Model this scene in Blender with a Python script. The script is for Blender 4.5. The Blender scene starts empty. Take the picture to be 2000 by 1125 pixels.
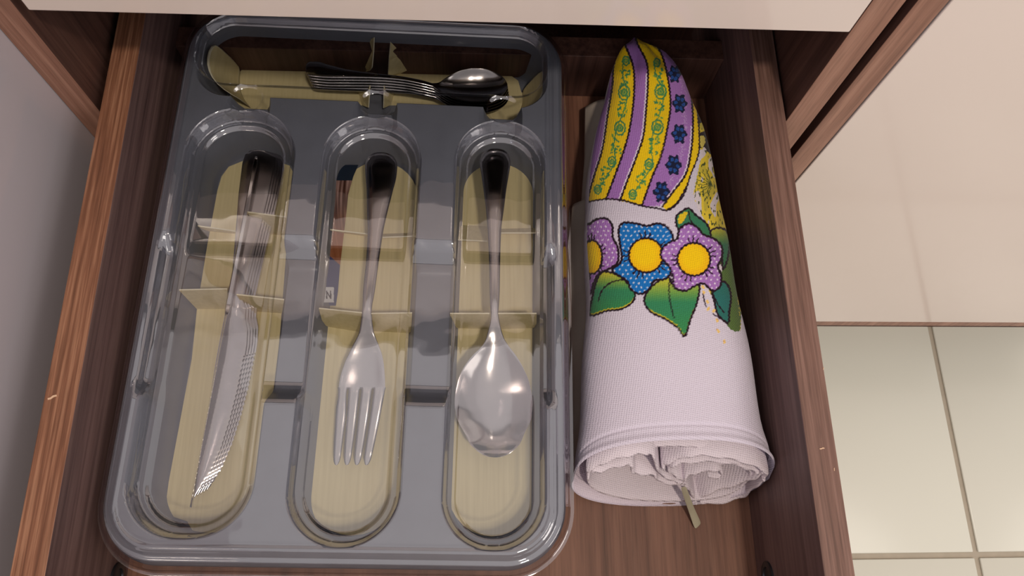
import bpy, math, random
import numpy as np
from mathutils import Matrix, Vector, noise
from mathutils.geometry import delaunay_2d_cdt
random.seed(4); rng = np.random.default_rng(4)
scn = bpy.context.scene
COL = scn.collection

# ------------------------------------------------------------------ camera, light, exposure
FPX = 1510.4; CZ = 1.0; H = 0.40                      # metres; drawer top edge is H below the camera
R = np.array([[0.99836302, -0.00742748, -0.05671082],
              [-0.01216826, 0.9412497, -0.33749212],
              [0.05588576, 0.33762972, 0.93961851]])
cam_d = bpy.data.cameras.new('camera'); cam = bpy.data.objects.new('camera', cam_d); COL.objects.link(cam)
cam_d.sensor_width = 36; cam_d.lens = FPX / 2000 * 36; cam_d.clip_start = 0.01
M = Matrix.Identity(4)
for i in range(3):
    for j in range(3): M[i][j] = R[i][j]
M.translation = (0, 0, CZ); cam.matrix_world = M
scn.camera = cam

wd = bpy.data.worlds.new('world'); scn.world = wd; wd.use_nodes = True
bg = wd.node_tree.nodes['Background']; bg.inputs[0].default_value = (0.98, 0.90, 0.87, 1); bg.inputs[1].default_value = 0.80

def area(name, loc, size, power, color, target=None, shape='SQUARE'):
    l = bpy.data.lights.new(name, 'AREA'); l.energy = power; l.size = size; l.color = color; l.shape = shape
    o = bpy.data.objects.new(name, l); COL.objects.link(o); o.location = loc
    if target is not None:
        o.rotation_euler = (Vector(target) - Vector(loc)).to_track_quat('-Z', 'Y').to_euler()
    return o
area('ceiling_lamp', (0.34, -0.57, 2.42), 0.14, 18, (1.0, 0.86, 0.70), shape='DISK')
area('fill_left', (-1.5, -1.9, 1.9), 1.1, 9, (0.80, 0.82, 1.0), (0, 0.1, 0.5))  # added bluish fill from the front left, not a modelled window
area('fill_right', (1.9, -0.9, 2.3), 0.8, 7, (1.0, 0.93, 0.84), (0.5, 0.0, 0.0))  # added warm fill from the right, lifts the drawer's left wall

vs = scn.view_settings
scn.display_settings.display_device = 'sRGB'
vs.view_transform = 'Standard'; vs.look = 'None'; vs.gamma = 1.0; vs.use_curve_mapping = False; vs.exposure = -0.10

# ------------------------------------------------------------------ helpers
def at(px, py, zh):
    """where the line of sight through a photo point meets the level zh*H below the camera"""
    d = R @ np.array([px - 1000, -(py - 562.5), -FPX]); k = (-zh * H) / d[2]
    return np.array([d[0] * k, d[1] * k, CZ - zh * H])
def proj(P):
    """world points -> flat print coordinates"""
    q = (P - np.array([0, 0, CZ])) @ R
    return 1000 + FPX * q[:, 0] / -q[:, 2], 562.5 - FPX * q[:, 1] / -q[:, 2]
def lin(c):
    c = np.array(c, float) / 255
    return tuple(np.where(c <= .04045, c / 12.92, ((c + .055) / 1.055) ** 2.4)) + (1,)
def mesh_obj(name, V, F, mat, parent=None, smooth=None, origin=None):
    V = np.asarray(V, float)
    if parent is not None and parent.type == 'EMPTY': V = V - np.array(parent.location)
    me = bpy.data.meshes.new(name); me.from_pydata([tuple(v) for v in V], [], [tuple(f) for f in F]); me.update()
    if smooth is not None:
        me.polygons.foreach_set('use_smooth', [True] * len(me.polygons))
        if smooth < 179: me.set_sharp_from_angle(angle=math.radians(smooth))
    o = bpy.data.objects.new(name, me); COL.objects.link(o)
    if mat: me.materials.append(mat)
    if parent is not None: o.parent = parent
    return o
def thing(name, label, cat, loc=(0, 0, 0), group=None):
    o = bpy.data.objects.new(name, None); COL.objects.link(o); o.location = loc; o.empty_display_size = .02
    o['label'] = label; o['category'] = cat
    if group: o['group'] = group
    return o
def tag(o, label, cat, group=None):
    o['label'] = label; o['category'] = cat
    if group: o['group'] = group
    return o
def box(x0, x1, y0, y1, z0, z1):
    V = [(x, y, z) for z in (z0, z1) for y in (y0, y1) for x in (x0, x1)]
    F = [(0, 2, 3, 1), (4, 5, 7, 6), (0, 1, 5, 4), (2, 6, 7, 3), (0, 4, 6, 2), (1, 3, 7, 5)]
    return V, F
def add_box(name, b, mat, parent=None, bev=0.0008):
    o = mesh_obj(name, *box(*b), mat, parent)
    if bev:
        m = o.modifiers.new('bevel', 'BEVEL'); m.width = bev; m.segments = 2; m.limit_method = 'ANGLE'
        o.data.polygons.foreach_set('use_smooth', [True] * 6)
        o.data.update()
        w = o.modifiers.new('wn', 'WEIGHTED_NORMAL')
    return o

class NT:
    def __init__(s, name):
        s.m = bpy.data.materials.new(name); s.m.use_nodes = True; s.t = s.m.node_tree; s.n = s.t.nodes
        s.b = s.n['Principled BSDF']
    def node(s, t, **k):
        n = s.n.new(t)
        for a, v in k.items():
            if isinstance(a, str) and hasattr(n, a): setattr(n, a, v)
        return n
    def link(s, a, b): s.t.links.new(a, b)
    def coords(s, scale=(1, 1, 1), rot=(0, 0, 0)):
        tc = s.n.new('ShaderNodeTexCoord'); mp = s.n.new('ShaderNodeMapping')
        mp.inputs['Scale'].default_value = scale; mp.inputs['Rotation'].default_value = rot
        s.link(tc.outputs['Object'], mp.inputs[0]); return mp.outputs[0]
    def noise(s, v, scale, detail=4, rough=.55):
        n = s.n.new('ShaderNodeTexNoise'); n.inputs['Scale'].default_value = scale
        n.inputs['Detail'].default_value = detail; n.inputs['Roughness'].default_value = rough
        s.link(v, n.inputs['Vector']); return n.outputs['Fac']
    def ramp(s, f, stops):
        r = s.n.new('ShaderNodeValToRGB'); e = r.color_ramp.elements
        while len(e) < len(stops): e.new(.5)
        for i, (p, c) in enumerate(stops): e[i].position = p; e[i].color = c
        s.link(f, r.inputs[0]); return r.outputs[0]
    def mix(s, f, a, b, mode='MIX'):
        n = s.n.new('ShaderNodeMix'); n.data_type = 'RGBA'; n.blend_type = mode
        for k, v in ((0, f), (6, a), (7, b)):
            if hasattr(v, 'links'): s.link(v, n.inputs[k])
            else: n.inputs[k].default_value = v
        return n.outputs[2]
    def bump(s, h, strength, dist=.001):
        n = s.n.new('ShaderNodeBump'); n.inputs['Strength'].default_value = strength; n.inputs['Distance'].default_value = dist
        s.link(h, n.inputs['Height']); s.link(n.outputs[0], s.b.inputs['Normal'])
    def set(s, **k):
        for a, v in k.items(): s.b.inputs[a.replace('_', ' ')].default_value = v
        return s

def wood(name, dark, mid, light, axis, rough=.45, fine=1.0, contrast=1.0):
    """laminate with streaks along one axis"""
    t = NT(name)
    st = [260, 260, 260]; st['xyz'.index(axis)] = 5
    st2 = [46, 46, 46]; st2['xyz'.index(axis)] = 2.2
    st3 = [900, 900, 900]; st3['xyz'.index(axis)] = 40
    v1 = t.coords(tuple(a * fine for a in st)); v2 = t.coords(tuple(st2)); v3 = t.coords(tuple(st3))
    n1 = t.noise(v1, 1.0, 5, .6); n2 = t.noise(v2, 1.0, 3, .5); n3 = t.noise(v3, 1.0, 2, .5)
    c1 = t.ramp(n1, [(.5 - .17 / contrast, lin(dark)), (.5, lin(mid)), (.5 + .17 / contrast, lin(light))])
    c2 = t.ramp(n2, [(.32, lin(dark)), (.52, lin(mid)), (.7, lin(light))])
    c = t.mix(.45, c1, c2)
    g = t.ramp(n3, [(.35, (.72, .72, .72, 1)), (.5, (1, 1, 1, 1))])
    c = t.mix(.6, c, g, 'MULTIPLY')
    t.link(c, t.b.inputs['Base Color'])
    t.set(Roughness=rough); t.b.inputs['Specular IOR Level'].default_value = .35
    t.bump(n1, .18, .0003)
    return t.m

wood_side = wood('walnut_laminate_drawer', (72, 53, 52), (108, 84, 82), (132, 106, 101), 'y', .5)
wood_floor = wood('walnut_laminate_bottom', (86, 56, 44), (124, 86, 70), (146, 106, 88), 'y', .5, .8)
wood_edge_l = wood('edge_band_warm', (92, 58, 42), (136, 92, 70), (182, 136, 108), 'y', .42, 2.2, 1.5)
wood_edge_r = wood('edge_band_rosy', (84, 60, 52), (118, 88, 78), (144, 112, 102), 'y', .5, 2.4, 1.3)
wood_vert = wood('carcass_edge_band', (110, 74, 60), (150, 108, 90), (180, 138, 118), 'z', .42, 1.0)
wood_in = wood('carcass_inside', (58, 38, 34), (88, 60, 52), (108, 78, 68), 'z', .5)

def white_gloss(name, c, rough=.12, spec=.5):
    t = NT(name); n = t.noise(t.coords((3, 3, 3)), 1.0, 2)
    a = np.array(lin(c)); b = a * .965; b[3] = 1
    t.link(t.ramp(n, [(.3, tuple(b)), (.7, tuple(a))]), t.b.inputs['Base Color'])
    t.set(Roughness=rough); t.b.inputs['Specular IOR Level'].default_value = spec
    return t.m
front_white = white_gloss('pale_gloss_laminate', (226, 212, 204), .1, .55)
panel_white = white_gloss('pale_gloss_side_panel', (196, 190, 198), .1, .7)
tile_m = white_gloss('ceramic_tile', (226, 226, 214), .22)
def plain(name, c, rough=.5, **k):
    t = NT(name); n = t.noise(t.coords((60, 60, 60)), 1.0, 3)
    a = np.array(lin(c)); b = a * .9; b[3] = 1
    t.link(t.ramp(n, [(.3, tuple(b)), (.7, tuple(a))]), t.b.inputs['Base Color'])
    t.set(Roughness=rough)
    for kk, v in k.items(): t.b.inputs[kk.replace('_', ' ')].default_value = v
    return t.m
grout_m = plain('grout', (186, 176, 160), .9)
wall_m = plain('painted_wall', (226, 220, 214), .8)
stone_m = plain('dark_stone_top', (70, 64, 62), .2)
tray_m = plain('slate_grey_plastic', (118, 121, 132), .34)
card_m = NT('cream_card')
n_ = card_m.noise(card_m.coords((420, 14, 300)), 1.0, 3)
card_m.link(card_m.ramp(n_, [(.3, lin((216, 200, 150))), (.7, lin((229, 214, 166)))]), card_m.b.inputs['Base Color'])
card_m.set(Roughness=.6); card_m = card_m.m
card_edge = plain('card_edge', (236, 228, 200), .7)
steel = NT('polished_steel'); n_ = steel.noise(steel.coords((30, 30, 30)), 1.0, 3)
steel.link(steel.ramp(n_, [(.3, (.10, .10, .10, 1)), (.7, (.15, .15, .15, 1))]), steel.b.inputs['Roughness'])
steel.b.inputs['Base Color'].default_value = (.50, .465, .455, 1); steel.set(Metallic=1.0); steel = steel.m
screw_m = plain('zinc_fitting', (80, 84, 92), .35, Metallic=.9)

lid_t = NT('clear_smoked_plastic'); nt = lid_t
tr = nt.n.new('ShaderNodeBsdfTransparent'); tr.inputs[0].default_value = (.94, .95, .97, 1)
gl = nt.n.new('ShaderNodeBsdfGlossy'); gl.inputs['Roughness'].default_value = .035; gl.inputs[0].default_value = (.95, .95, 1, 1)
fr = nt.n.new('ShaderNodeFresnel'); fr.inputs[0].default_value = 1.62
nn = nt.noise(nt.coords((22, 22, 22)), 1.0, 2)
bp = nt.n.new('ShaderNodeBump'); bp.inputs['Strength'].default_value = .22; bp.inputs['Distance'].default_value = .004
nt.link(nn, bp.inputs['Height']); nt.link(bp.outputs[0], gl.inputs['Normal']); nt.link(bp.outputs[0], fr.inputs['Normal'])
mt = nt.n.new('ShaderNodeMath'); mt.operation = 'MULTIPLY_ADD'; mt.inputs[1].default_value = 1.8; mt.inputs[2].default_value = .10; mt.use_clamp = True
nt.link(fr.outputs[0], mt.inputs[0])
mn = nt.n.new('ShaderNodeMath'); mn.operation = 'MINIMUM'; mn.inputs[1].default_value = .5; nt.link(mt.outputs[0], mn.inputs[0])
ms = nt.n.new('ShaderNodeMixShader'); nt.link(mn.outputs[0], ms.inputs[0]); nt.link(tr.outputs[0], ms.inputs[1]); nt.link(gl.outputs[0], ms.inputs[2])
nt.link(ms.outputs[0], nt.n['Material Output'].inputs[0]); lid_m = nt.m

# ------------------------------------------------------------------ setting: floor, wall, cabinets
YC = 0.64 * H                                         # plane of the cabinet fronts
TOP = CZ - H                                          # drawer top edge
fl = mesh_obj('floor', *box(-2.4, 2.6, -2.6, 0.9, -0.02, -0.0035), grout_m); fl['kind'] = 'structure'
TX, TY, TS = 0.6447, 0.0052, 0.45
tme = None
for i in range(-3, 4):
    for j in range(-4, 3):
        x0 = TX + i * TS + .0035; y0 = TY + j * TS + .0035
        if tme is None:
            t_ = add_box('tile', (0, TS - .007, 0, TS - .007, -.0035, 0), tile_m, fl, .0012); tme = t_.data
        else:
            t_ = bpy.data.objects.new('tile', tme); COL.objects.link(t_); t_.parent = fl
            m_ = t_.modifiers.new('bevel', 'BEVEL'); m_.width = .0012; m_.segments = 2
        t_.location = (x0, y0, random.uniform(-.0002, .0002))
wb = mesh_obj('wall_back', *box(-2.4, 2.6, YC + .56, YC + .66, 0, 2.6), wall_m); wb['kind'] = 'structure'

XA = .7625 * YC; XB = XA + .0165; XC = .849 * YC; XD = .910 * YC     # right strips
XL1 = -.854 * YC; XL0 = -.9185 * YC                                   # left strip
ZB = .17; ZT = .965; DEEP = YC + .55
cab = thing('base_cabinet', 'walnut base cabinet holding the open drawer, under its closed pale drawer front', 'cabinet', ((XA + XL1) / 2, YC, ZB))
def board(name, b, mat, par, edge_mat=None):
    o = add_box(name, b, mat, par, .0006)
    if edge_mat:
        o.data.materials.append(edge_mat)
        for p in o.data.polygons:
            if p.normal.y < -.9: p.material_index = 1
    return o
board('side_panel', (XL0, XL1, YC, DEEP, ZB, ZT), wood_in, cab, wood_vert)
board('side_panel', (XA, XB, YC, DEEP, ZB, ZT), wood_in, cab, wood_vert)
board('bottom_panel', (XL1, XA, YC + .001, DEEP, ZB, ZB + .016), wood_in, cab, wood_vert)
board('back_panel', (XL1, XA, DEEP - .006, DEEP, ZB + .016, ZT), wood_in, cab)
zp = CZ - .7985 * H
fp = add_box('drawer_front', (-.2133, XA - .0006, YC - .0005, YC + .0175, zp, ZT - .004), front_white, cab, .0008)
fp['label'] = 'pale glossy front of the closed upper drawer'
kk = board('toe_kick', (XL1, XA, YC + .05, YC + .066, 0, ZB), wood_in, cab)
cab2 = thing('door_cabinet', 'cabinet with a large pale glossy door right of the walnut strips', 'cabinet', (XC + .3, YC, ZB))
board('side_panel', (XC, XD, YC, DEEP, ZB - .009, ZT), wood_in, cab2, wood_vert)
board('side_panel', (XD + .585, XD + .601, YC, DEEP, ZB - .009, ZT), wood_in, cab2, wood_vert)
zd = CZ - .8165
bp_ = board('bottom_panel', (XD, XD + .585, YC, DEEP, zd - .0155, zd - .0005), wood_in, cab2, wood_vert)
dr = add_box('door', (XD + .0008, XD + .583, YC - .0005, YC + .0175, zd, ZT - .004), front_white, cab2, .0008)
add_box('toe_kick', (XD, XD + .585, YC + .05, YC + .066, 0, zd - .0155), wood_in, cab2)
side = add_box('side_panel', (XL0 - .018, XL0 - .0002, -.75, YC + .0016, .0005, ZT - .001), panel_white, None, .0008)
side.rotation_euler = (0, 0, 0)
tag(side, 'tall pale glossy panel close along the left side of the open drawer', 'panel')
ct = add_box('countertop', (XL0 - .01, XD + .62, YC - .02, YC + .559, ZT + .0005, ZT + .025), stone_m, None, .002)
tag(ct, 'dark stone worktop slab on top of the base cabinets', 'worktop')

# ------------------------------------------------------------------ open drawer
XO0, XI0, XI1, XO1 = -.5350 * H, -.4945 * H, .4440 * H, .4832 * H
YF, YB = -.045, .347; ZF = CZ - 1.236 * H
dw = thing('open_drawer', 'open walnut drawer holding the cutlery tray and the rolled towel', 'drawer', ((XO0 + XO1) / 2, .15, ZF - .012))
def side_board(x0, x1, em):
    o = add_box('side_panel', (x0, x1, YF, .40, ZF - .012, TOP), wood_side, dw, .0005)
    o.data.materials.append(em)
    for p in o.data.polygons:
        if p.normal.z > .9: p.material_index = 1
    return o
side_board(XO0, XI0, wood_edge_l)['label'] = 'left side board with a warm orange-brown top edge'
side_board(XI1, XO1, wood_edge_r)['label'] = 'right side board with a rosy brown top edge'
add_box('bottom_panel', (XI0, XI1, YF, YB, ZF - .008, ZF), wood_floor, dw, 0)
add_box('back_panel', (XI0, XI1, YB - .016, YB, ZF, CZ - .4460), wood_in, dw, .0005)  # dark carcass wood puts the shade at the drawer's back into the colour
add_box('front_panel', (XO0 + .002, XO1 - .002, YF - .018, YF, ZF - .02, TOP + .02), front_white, dw, .001)
def disc(c, n, r, h, mat, name, par):
    n = Vector(n).normalized(); q = n.to_track_quat('Z', 'Y'); V = []; F = []; K = 28
    prof = [(r, 0), (r, h * .7), (r * .9, h), (r * .62, h), (r * .55, h * .4), (0.0001, h * .35)]
    for rr, hh in prof:
        for k in range(K):
            a = 2 * math.pi * k / K; V.append(Vector(c) + q @ Vector((rr * math.cos(a), rr * math.sin(a), hh)))
    for i in range(len(prof) - 1):
        for k in range(K): F.append((i * K + k, i * K + (k + 1) % K, (i + 1) * K + (k + 1) % K, (i + 1) * K + k))
    return mesh_obj(name, [tuple(v) for v in V], F, mat, par, 35)
c_ = at(1527, 1118, 1.19); disc((XI1, c_[1] - .002, c_[2]), (-1, 0, 0), .0085, .0015, screw_m, 'cam_fitting', dw)
c_ = at(190, 1126, 1.12); disc((XI0, -.004, CZ - 1.2 * H), (1, 0, 0), .0085, .0015, screw_m, 'cam_fitting', dw)
# small chips in the edge banding
for (px, py, l, a) in ((102, 776, .0045, .5), (1605, 876, .0026, .2), (1629, 917, .0016, 1.4), (1608, 720, .0014, 1.2)):
    p = at(px, py, 1.0); V = []
    for k, (u, v) in enumerate(((-1, -.15), (-.4, -.3), (.3, -.15), (1, -.3), (1.05, .1), (.3, .3), (-.3, .12), (-.9, .25))):
        V.append((p[0] + l / 2 * (u * math.cos(a) - v * math.sin(a)), p[1] + l / 2 * (u * math.sin(a) + v * math.cos(a)), TOP + .0003))
    mesh_obj('edge_chip', V + [(x, y, z - .0005) for x, y, z in V], [tuple(range(8))] + [(i, i + 8, (i + 1) % 8 + 8, (i + 1) % 8) for i in range(8)], plain('raw_chip', (226, 190, 160), .8) if px == 102 else bpy.data.materials['raw_chip'], dw)

# ------------------------------------------------------------------ cutlery tray (local frame turned 1.5 degrees)
TA = .026
def L2W(u, v): return (-.067 + u + TA * v, v - TA * u)
def rrect(u0, u1, v0, v1, r, off=0.0, n=14):
    """rounded rectangle, counter-clockwise, grown by off"""
    u0 -= off; u1 += off; v0 -= off; v1 += off; r = min(r + off, (u1 - u0) / 2 - 1e-4, (v1 - v0) / 2 - 1e-4); P = []
    for cx, cy, a0 in ((u1 - r, v0 + r, -90), (u1 - r, v1 - r, 0), (u0 + r, v1 - r, 90), (u0 + r, v0 + r, 180)):
        for k in range(n + 1):
            a = math.radians(a0 + 90 * k / n); P.append((cx + r * math.cos(a), cy + r * math.sin(a)))
    return P
def dens(P, step=.003):
    out = []
    for i in range(len(P)):
        a = np.array(P[i]); b = np.array(P[(i + 1) % len(P)]); k = max(1, int(np.linalg.norm(b - a) / step))
        for j in range(k): out.append(tuple(a + (b - a) * j / k))
    return out
def sd_rr(X, Y, u0, u1, v0, v1, r):
    qx = np.abs(X - (u0 + u1) / 2) - (u1 - u0) / 2 + r; qy = np.abs(Y - (v0 + v1) / 2) - (v1 - v0) / 2 + r
    return np.hypot(np.maximum(qx, 0), np.maximum(qy, 0)) + np.minimum(np.maximum(qx, qy), 0) - r
def sstep(a, b, x):
    t = np.clip((x - a) / (b - a), 0, 1); return t * t * (3 - 2 * t)
COMP = [(-.1125, -.0465, .0125, .268, .030), (-.0295, .0315, .0095, .2665, .0295), (.0520, .1095, .0090, .267, .0278)]
TEA = (-.1165, .1105, .2800, .3400, .022)
OUT = (-.1240, .1195, .0, .3465, .033)
ZR, ZS, ZFL = CZ - .430, CZ - .447, CZ - .4725       # rim, saddle, compartment floor
def band(v): return sstep(.0835, .097, v) * (1 - sstep(.170, .184, v))
def level(u, v):
    z = ZR + (ZS - ZR) * band(np.asarray(v, float))
    for c in (-.0795, .001, .081):                   # finger channels to the teaspoon compartment
        k = (1 - sstep(.0085, .0125, abs(np.asarray(u) - c))) * sstep(.2590, .2605, v) * (1 - sstep(.290, .291, v))
        z = z - .014 * k
    e = np.minimum(np.minimum(u - OUT[0], OUT[1] - u), 1)     # the outer rim stays up beside the saddle
    k = 1 - sstep(.007, .0125, e); z = z + (ZR - z) * k * (band(v) > 0)
    return z
pts = []; zz = []; edges = []
def ring(P, zf):
    i0 = len(pts)
    for p in P: pts.append(p); zz.append(float(zf(*p)))
    n = len(P); edges.extend([(i0 + k, i0 + (k + 1) % n) for k in range(n)])
ring(dens(rrect(*OUT[:4], OUT[4]), .004), lambda u, v: ZR - .0015)
ring(dens(rrect(*OUT[:4], OUT[4], -.0015), .004), lambda u, v: ZR)
allc = COMP + [TEA]
for c in allc:
    depth = ZFL
    def D(o): return dens(rrect(*c[:4], c[4], o), .0025)
    ring(D(0), lambda u, v: level(u, v))
    ring(D(-.0009), lambda u, v: level(u, v) - .0010)
    ring(D(-.0040), lambda u, v: depth + .0030)
    ring(D(-.0062), lambda u, v: depth)
def inside(c, u, v, o=0): return sd_rr(np.array(u), np.array(v), *c[:4], c[4]) < o
gr = []
for v in list(np.arange(.004, .3465, .004)) + [.0835, .088, .092, .097, .170, .1745, .179, .184, .259, .2605, .2685]:
    for u in np.arange(-.122, .1195, .004):
        if sd_rr(np.array(u), np.array(v), *OUT[:4], OUT[4]) > -.003: continue
        s = [float(sd_rr(np.array(u), np.array(v), *c[:4], c[4])) for c in allc]
        if min(s) > .0012: pts.append((u, v)); zz.append(float(level(u, v)))
        elif min(s) < -.008 and (round(v * 1000) % 12 == 4): pts.append((u, v)); zz.append(ZFL)
vco, ed, fc, ov, _, _ = delaunay_2d_cdt([Vector(p) for p in pts], edges, [], 1, 1e-6)
V = []
for k, p in enumerate(vco):
    w = L2W(p.x, p.y); z = zz[ov[k][0]] if ov[k] else float(level(p.x, p.y)); V.append((w[0], w[1], z))
F = [tuple(f) for f in fc]
# outer wall of the tray down to the drawer bottom
o1 = rrect(*OUT[:4], OUT[4], .0005); o0 = rrect(*OUT[:4], OUT[4]); o2 = rrect(*OUT[:4], OUT[4], -.019)
b = len(V); n = len(o0)
for P, z in ((o0, ZR - .0015), (o1, ZR - .003), (o1, ZR - .006), (o2, ZF + .0006)):
    for p in P: V.append((*L2W(*p), z))
for i in range(3):
    for k in range(n): F.append((b + i * n + k, b + (i + 1) * n + k, b + (i + 1) * n + (k + 1) % n, b + i * n + (k + 1) % n))
F.append(tuple(b + 3 * n + k for k in range(n)))
tray = thing('cutlery_tray', 'slate grey plastic cutlery tray with cream card liners under a clear lid', 'cutlery tray', (*L2W(0, .17), ZF))
import bmesh
body = mesh_obj('tray_body', V, F, tray_m, tray, None)
bm = bmesh.new(); bm.from_mesh(body.data); bmesh.ops.remove_doubles(bm, verts=bm.verts, dist=1e-5); bmesh.ops.recalc_face_normals(bm, faces=bm.faces)
bm.to_mesh(body.data); bm.free(); body.data.polygons.foreach_set('use_smooth', [True] * len(body.data.polygons)); body.data.set_sharp_from_angle(angle=math.radians(38))

# ------------------------------------------------------------------ clear lid
LO = (-.1262, .1218, -.0022, .3487, .0345)
ZL = CZ - .4235
def lid_z(U, Vv):
    A = np.full(U.shape, 1.0)
    so = sd_rr(U, Vv, *LO[:4], LO[4])
    d = np.minimum.reduce([sd_rr(U, Vv, c[0] + .0005, c[1] - .0005, c[2], c[3] - .0005, c[4]) for c in COMP])
    dt = sd_rr(U, Vv, TEA[0] + .000, TEA[1] - .000, TEA[2] + .005, TEA[3] - .001, TEA[4])
    bd = band(Vv) * sstep(-.119, -.112, U) * (1 - sstep(.109, .116, U))
    pk = 1 - sstep(-.0032, .0, d); pk2 = 1 - sstep(-.0085, -.0060, d)
    tk = 1 - sstep(-.0040, .0, dt)
    z = ZL - .0105 * np.maximum.reduce([pk, bd * .66, tk * .8]) - .0022 * pk2 * (1 - .8 * bd)
    for c in (-.0795, .001, .081):                   # scalloped finger dents above each compartment
        r = np.hypot(U - c, (Vv - .2755) * 1.0); z = z - .0026 * (1 - sstep(.0080, .0115, r)) * (1 - pk)
    # shoulder
    z = z - .0016 * sstep(-.0085, -.0060, so) - .006 * sstep(-.0050, .0004, so) ** 1.5
    z = z + .0009 * (1 - sstep(.0006, .0018, np.abs(so + .0105)))
    return z
NU, NV = 330, 460
us = np.linspace(LO[0], LO[1], NU)
r_ = LO[4]; du = np.maximum(0, np.maximum(LO[0] + r_ - us, us - (LO[1] - r_)))
ins = r_ - np.sqrt(np.maximum(r_ * r_ - du * du, 0))
# finer columns near the rounded sides
a_ = np.linspace(0, math.pi / 2, 26)
left = LO[0] + r_ - r_ * np.cos(a_[:-1] * 1.0); right = LO[1] - r_ + r_ * np.sin(a_[1:])
us = np.concatenate([np.unique(np.concatenate([left, np.linspace(LO[0] + .001, LO[0] + r_, 34), np.linspace(LO[0] + r_, LO[1] - r_, 230), np.linspace(LO[1] - r_, LO[1] - .001, 34), right]))])
NU = len(us)
du = np.clip(np.maximum(LO[0] + r_ - us, us - (LO[1] - r_)), 0, r_)
ins = r_ - np.sqrt(np.maximum(r_ * r_ - du * du, 0))
T = np.linspace(0, 1, NV)
U = np.repeat(us[:, None], NV, 1); VV = (LO[2] + ins)[:, None] + T[None, :] * ((LO[3] - ins) - (LO[2] + ins))[:, None]
Z = lid_z(U, VV)
P = np.stack([-.067 + U + TA * VV, VV - TA * U, Z], -1).reshape(-1, 3)
ii, jj = np.meshgrid(np.arange(NU - 1), np.arange(NV - 1), indexing='ij'); q = (ii * NV + jj).ravel()
F = np.stack([q, q + NV, q + NV + 1, q + 1], -1).tolist()
loop = [j for j in range(NV - 1)] and ([i * NV for i in range(NU)] + [(NU - 1) * NV + j for j in range(1, NV)] + [i * NV + NV - 1 for i in range(NU - 2, -1, -1)] + [j for j in range(NV - 2, 0, -1)])
Vl = P.tolist(); n = len(loop); cen = np.array([*L2W((LO[0] + LO[1]) / 2, (LO[2] + LO[3]) / 2)])
base = len(Vl); prev = loop
LU = U.reshape(-1)[loop]; LV = VV.reshape(-1)[loop]
g = 1e-5
gx = (sd_rr(LU + g, LV, *LO[:4], LO[4]) - sd_rr(LU - g, LV, *LO[:4], LO[4])) / (2 * g); gy = (sd_rr(LU, LV + g, *LO[:4], LO[4]) - sd_rr(LU, LV - g, *LO[:4], LO[4])) / (2 * g)
zl = Z.reshape(-1)[loop]
for off, dz in ((.0008, -.0022), (.0012, -.0065), (.0016, -.0068), (.0034, -.0070)):
    cur = list(range(len(Vl), len(Vl) + n))
    for k in range(n):
        w = L2W(LU[k] + gx[k] * off, LV[k] + gy[k] * off); Vl.append((w[0], w[1], float(zl[k] + dz)))
    for k in range(n): F.append((prev[k], cur[k], cur[(k + 1) % n], prev[(k + 1) % n]))
    prev = cur
lid = mesh_obj('tray_lid', Vl, F, lid_m, None, 60)
tag(lid, 'clear moulded plastic lid covering the grey cutlery tray', 'lid')

# ------------------------------------------------------------------ cream card liners
def poly_plate(name, P3, th, mat, par, nrm=None):
    """thin plate through a closed outline of 3-D points, thickened both ways"""
    P3 = np.array(P3, float); c = P3.mean(0)
    if nrm is None:
        nrm = np.zeros(3)
        for k in range(len(P3)): nrm += np.cross(P3[k] - c, P3[(k + 1) % len(P3)] - c)
        nrm /= np.linalg.norm(nrm)
    n = len(P3); V = np.vstack([P3 + nrm * th / 2, P3 - nrm * th / 2])
    F = [tuple(range(n)), tuple(range(2 * n - 1, n - 1, -1))] + [(i, i + n, (i + 1) % n + n, (i + 1) % n) for i in range(n)]
    o = mesh_obj(name, V, F, mat, par)
    o.data.materials.append(card_edge)
    for p in o.data.polygons[2:]: p.material_index = 1
    return o
def px_poly(P, z): return [at(x, y, z) for x, y in P]
def arc(cx, cy, rx, ry, a0, a1, n=14): return [(cx + rx * math.cos(math.radians(a0 + (a1 - a0) * k / n)), cy + ry * math.sin(math.radians(a0 + (a1 - a0) * k / n))) for k in range(n + 1)]
ZC = 1.1785
poly_plate('card_liner', px_poly([(425, 372), (433, 345), (447, 326), (474, 315), (545, 317), (566, 324), (574, 340), (560, 480), (548, 640), (534, 800), (520, 940), (505, 990), (476, 1030), (440, 1050), (400, 1050), (376, 1036), (366, 1018), (340, 1010), (328, 1000), (324, 985), (330, 940), (375, 700), (385, 603), (405, 480)][::-1], ZC), .0006, card_m, tray)
poly_plate('card_liner', px_poly((arc(741, 396, 78, 80, 190, 350) + [(816, 480), (806, 600), (800, 700), (790, 850), (783, 950)] + arc(688, 950, 95, 96, 0, 180) + [(606, 830), (622, 700), (640, 600), (655, 480)])[::-1], ZC), .0006, card_m, tray)
poly_plate('card_liner', px_poly((arc(967, 390, 79, 78, 185, 355) + [(1047, 480), (1050, 600), (1049, 850), (1048, 950)] + arc(960, 950, 88, 98, 0, 180) + [(872, 850), (878, 700), (882, 600), (887, 480)])[::-1], ZC), .0006, card_m, tray)
def flap(a, b, c, d, zt, zb=ZC, lab=None):
    """top edge a-b, foot c-d"""
    A, B, C, D_ = at(*a, zt), at(*b, zt), at(*c, zb), at(*d, zb); m = []
    for P, Q in ((A, B), (B, D_), (D_, C), (C, A)):
        for k in range(4): m.append(P + (Q - P) * k / 4)
    o = poly_plate('card_flap', m, .0008, card_m, tray); return o
flap((350, 566), (444, 564), (385, 603), (443, 603), 1.100)
flap((462, 575), (555, 585), (486, 607), (551, 611), 1.100)
flap((373, 439), (464, 452), (400, 450), (463, 456), 1.145)
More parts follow.
